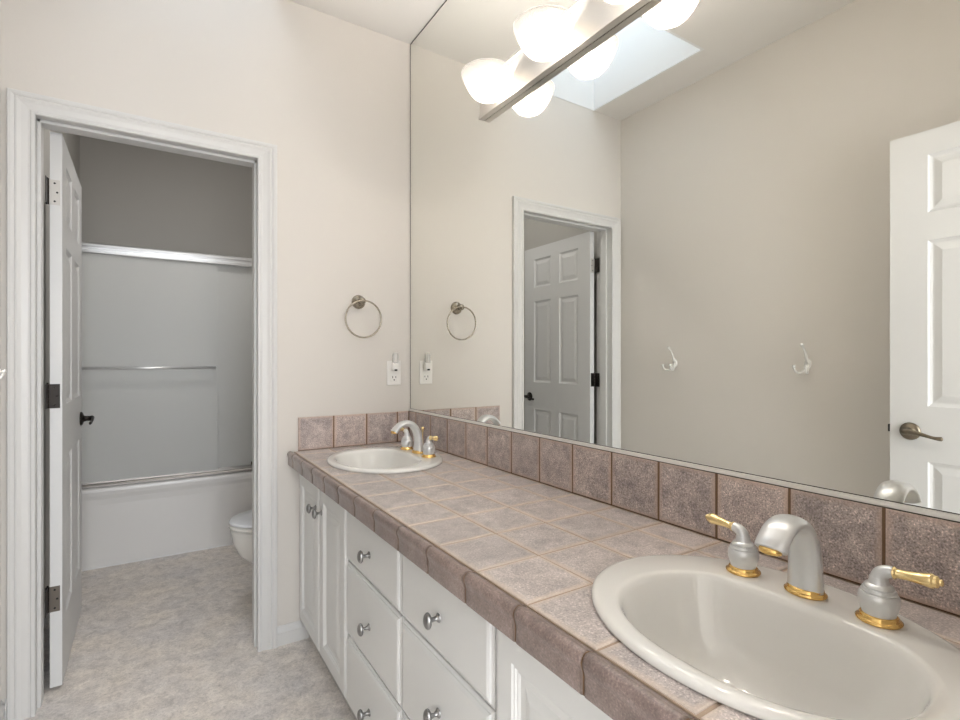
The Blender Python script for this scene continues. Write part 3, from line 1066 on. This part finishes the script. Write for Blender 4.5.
B().lathe([(0.005, 0.0), (0.006, 0.010), (0.004, 0.024), (0.001, 0.027)], (-0.085, -0.022, 1.1875), 'z', 14).build('bulb', M['white_plastic'], nl)


# ------------------------------------------------------------------ robe hooks on the left wall
def robe_hook(y, label):
    z = 1.195
    t = thing('robe_hook', (XL, y, z), label, 'hook', 'robe hooks on the left wall')
    b = B().lathe([(0.0165, 0.0), (0.0165, 0.003), (0.013, 0.006), (0.009, 0.009)], (XL + 0.0002, y, z - 0.012), 'x', 24, scale=(0.9, 1.5))
    b.build('mount', M['hookwhite'], t)
    p = spline([(XL + 0.006, y, z - 0.004), (XL + 0.016, y, z + 0.012), (XL + 0.024, y, z + 0.034), (XL + 0.038, y, z + 0.056), (XL + 0.058, y, z + 0.072)], 6)
    u = B().tube(p, [0.0066 - 0.0022 * i / (len(p) - 1) for i in range(len(p))], 12)
    e = p[-1]
    u.lathe([(0.001, -0.0075), (0.006, -0.005), (0.0078, 0.0), (0.006, 0.005), (0.001, 0.0075)], (e.x, e.y, e.z + 0.003), 'z', 16)
    u.build('upper_prong', M['hookwhite'], t)
    for s in (1, -1):
        p = spline([(XL + 0.006, y, z - 0.016), (XL + 0.020, y + s * 0.006, z - 0.040), (XL + 0.044, y + s * 0.015, z - 0.052), (XL + 0.068, y + s * 0.022, z - 0.044), (XL + 0.077, y + s * 0.025, z - 0.026)], 6)
        u = B().tube(p, [0.0062 - 0.0018 * i / (len(p) - 1) for i in range(len(p))], 12)
        e = p[-1]
        u.lathe([(0.001, -0.0072), (0.0058, -0.005), (0.0075, 0.0), (0.0058, 0.005), (0.001, 0.0072)], (e.x, e.y, e.z + 0.003), 'z', 16)
        u.build('lower_prong', M['hookwhite'], t)
    return t


h1 = robe_hook(-0.405, 'robe hook on the left wall nearer the tub room door')
h2 = copy_tree(h1)
h2.location = (XL, -1.112, 1.195)
h2['label'] = 'robe hook on the left wall nearer the folded-back white door'

# ------------------------------------------------------------------ bathtub
tub = thing('bathtub', (-0.71, 1.77, 0), 'white alcove bathtub behind the frosted sliding shower doors', 'bathtub')
TY0, TY1 = 1.39, YB - 0.002
TX0, TX1 = XL + 0.002, XT - 0.002
b = B()
# apron profile extruded along x
ap = [(TY0 + 0.004, 0.0), (TY0 + 0.002, 0.03), (TY0 + 0.004, 0.36), (TY0 + 0.001, 0.395), (TY0 - 0.006, 0.420), (TY0 - 0.008, 0.440), (TY0 - 0.004, 0.455), (TY0 + 0.008, 0.463), (TY0 + 0.075, 0.466),
      (TY0 + 0.090, 0.462), (TY0 + 0.098, 0.445), (TY0 + 0.110, 0.12), (TY0 + 0.110, 0.0)]
b.prism(ap, lambda y, z, h: (h, y, z), TX0, TX1)
b.box((TX0, TY0 + 0.108, 0.0), (TX1, TY1, 0.12))
b.box((TX0, TY1 - 0.06, 0.12), (TX1, TY1, 0.466), 0.01)
b.box((TX0, TY0 + 0.09, 0.12), (TX0 + 0.08, TY1 - 0.05, 0.466), 0.01).box((TX1 - 0.12, TY0 + 0.09, 0.12), (TX1, TY1 - 0.05, 0.466), 0.01)
b.build('shell', M['tub'], tub)
B().box((TX0, TY0 - 0.004, 0.0), (TX1, TY0 + 0.004, 0.008), 0.002).build('caulk_line', M['caulk'], tub)
sur = B().box((TX0, TY1 - 0.012, 0.468), (TX1, TY1 - 0.002, 1.87)).box((TX0, TY0 + 0.06, 0.468), (TX0 + 0.010, TY1 - 0.012, 1.87)).box((TX1 - 0.010, TY0 + 0.06, 0.468), (TX1, TY1 - 0.012, 1.87))
sur.build('tub_surround', M['tub'], None, 'pale wall surround above the bathtub behind the frosted glass', 'shower surround')

# sliding shower doors
sd = thing('sliding_shower_door', (-0.71, TY0 + 0.04, 0.466), 'frosted two-panel sliding shower door in an aluminium frame on the bathtub', 'shower door')
GY = TY0 + 0.030
b = B()
pr = [(GY - 0.026, 1.812), (GY - 0.030, 1.818), (GY - 0.030, 1.832), (GY - 0.024, 1.838), (GY - 0.024, 1.848), (GY - 0.030, 1.854), (GY - 0.030, 1.866), (GY - 0.024, 1.874), (GY + 0.030, 1.874), (GY + 0.034, 1.866), (GY + 0.034, 1.812)]
b.prism(pr, lambda y, z, h: (h, y, z), TX0 + 0.011, TX1 - 0.011)
b.build('header_rail', M['alum'], sd)
b = B()
pr = [(GY - 0.028, 0.4665), (GY - 0.028, 0.478), (GY - 0.022, 0.484), (GY - 0.010, 0.486), (GY - 0.009, 0.494), (GY - 0.003, 0.494), (GY - 0.002, 0.486), (GY + 0.010, 0.486), (GY + 0.012, 0.500), (GY + 0.030, 0.500), (GY + 0.034, 0.4665)]
b.prism(pr, lambda y, z, h: (h, y, z), TX0 + 0.011, TX1 - 0.011)
b.build('bottom_track', M['track'], sd)
b = B()
for xx in (TX0 + 0.0, TX1 - 0.011):
    b.box((xx, GY - 0.024, 0.501), (xx + 0.011, GY + 0.028, 1.811), 0.002)
b.build('side_jambs', M['alum'], sd)
B().box((TX0 + 0.013, GY - 0.016, 0.496), (-0.700, GY - 0.010, 1.815), 0.001).build('front_glass_panel', M['obscure'], sd)
B().box((-0.758, GY + 0.004, 0.502), (TX1 - 0.013, GY + 0.010, 1.815), 0.001).build('rear_glass_panel', M['obscure'], sd)
b = B().box((-0.712, GY - 0.019, 0.496), (-0.699, GY - 0.007, 1.812), 0.001)
b = B().box((-0.50, GY - 0.002, 0.503), (TX1 - 0.013, GY + 0.003, 0.522), 0.001)
b.build('panel_bottom_rail', M['bronze'], sd)
b = B().tube([(-1.440, GY - 0.055, 1.153), (-0.715, GY - 0.055, 1.153)], 0.0085, 14)
for xx in (-1.425, -0.722):
    b.tube([(xx, GY - 0.0165, 1.153), (xx, GY - 0.055, 1.153)], 0.008, 12)
    b.lathe([(0.013, 0), (0.011, 0.005)], (xx, GY - 0.0165, 1.153), '-y', 16)
b.build('towel_bar', M['chrome'], sd)

# ------------------------------------------------------------------ toilet (faces the left wall)
TCY = 0.470
toi = thing('toilet', (-0.40, TCY, 0), 'white toilet in the tub room, half hidden behind the door frame', 'toilet')


def egg(xf, xb, hw, z, n=40, cy=TCY):
    """outline with a round front at xf and a squarer back at xb"""
    pts = []
    cx = xf + (xb - xf) * 0.52
    for j in range(n):
        t = 2 * PI * j / n
        c, s = math.cos(t), math.sin(t)
        if c < 0:
            x = cx + (cx - xf) * c; y = hw * s
        else:
            x = cx + (xb - cx) * (abs(c) ** 0.75); y = hw * math.copysign(abs(s) ** 0.85, s)
        pts.append((x, cy + y, z))
    return pts


b = B()
b.rings([egg(-0.56, -0.10, 0.105, 0.0), egg(-0.56, -0.10, 0.105, 0.015), egg(-0.55, -0.10, 0.098, 0.05), egg(-0.565, -0.10, 0.100, 0.12), egg(-0.600, -0.12, 0.118, 0.175), egg(-0.655, -0.14, 0.145, 0.205), egg(-0.700, -0.16, 0.168, 0.250),
         egg(-0.725, -0.19, 0.180, 0.31), egg(-0.732, -0.20, 0.184, 0.355), egg(-0.735, -0.20, 0.186, 0.372), egg(-0.728, -0.20, 0.180, 0.382),
         egg(-0.690, -0.24, 0.145, 0.382), egg(-0.670, -0.26, 0.125, 0.34), egg(-0.60, -0.32, 0.07, 0.22)], True, True, True)
b.box((-0.24, TCY - 0.17, 0.30), (-0.045, TCY + 0.17, 0.378), 0.02)
b.build('bowl', M['toilet'], toi)
B().rings([egg(-0.738, -0.225, 0.183, 0.385), egg(-0.742, -0.222, 0.187, 0.388), egg(-0.742, -0.222, 0.187, 0.398), egg(-0.738, -0.225, 0.183, 0.4025)], True, True, True).build('seat', M['toilet'], toi)
B().rings([egg(-0.735, -0.205, 0.181, 0.4055), egg(-0.741, -0.203, 0.186, 0.408), egg(-0.741, -0.203, 0.186, 0.414), egg(-0.732, -0.208, 0.178, 0.421), egg(-0.66, -0.25, 0.13, 0.425)], True, True, True).build('lid', M['toilet_lid'], toi)
b = B().box((-0.185, TCY - 0.215, 0.38), (0.035, TCY + 0.215, 0.735), 0.02)
tk = b.build('tank', M['toilet'], toi)
B().box((-0.195, TCY - 0.225, 0.736), (0.040, TCY + 0.225, 0.768), 0.01).build('tank_lid', M['toilet'], toi)
B().tube([(-0.186, TCY - 0.15, 0.68), (-0.205, TCY - 0.15, 0.68), (-0.208, TCY - 0.09, 0.672)], 0.006, 10).build('flush_lever', M['chrome'], tk)

# ------------------------------------------------------------------ added fill lamp, out of view, brightening the tub room
cl = thing('tub_room_fill_lamp', (-0.70, 0.75, CZ - 0.10), 'added unseen ceiling lamp that brightens the tub room', 'lamp')
B().lathe([(0.115, -0.001), (0.12, -0.004), (0.12, -0.018), (0.10, -0.022)], (-0.70, 0.75, CZ), 'z', 32).build('base', M['nickel'], cl)
m, nt, b_ = new_mat('tub_room_fill_glow')
b_.inputs['Emission Color'].default_value = (1.0, 0.97, 0.94, 1)
b_.inputs['Emission Strength'].default_value = TUB_POWER
B().lathe([(0.10, -0.022), (0.11, -0.035), (0.10, -0.065), (0.07, -0.088), (0.03, -0.098), (0.002, -0.10)], (-0.70, 0.75, CZ), 'z', 32).build('glass_bowl', m, cl)
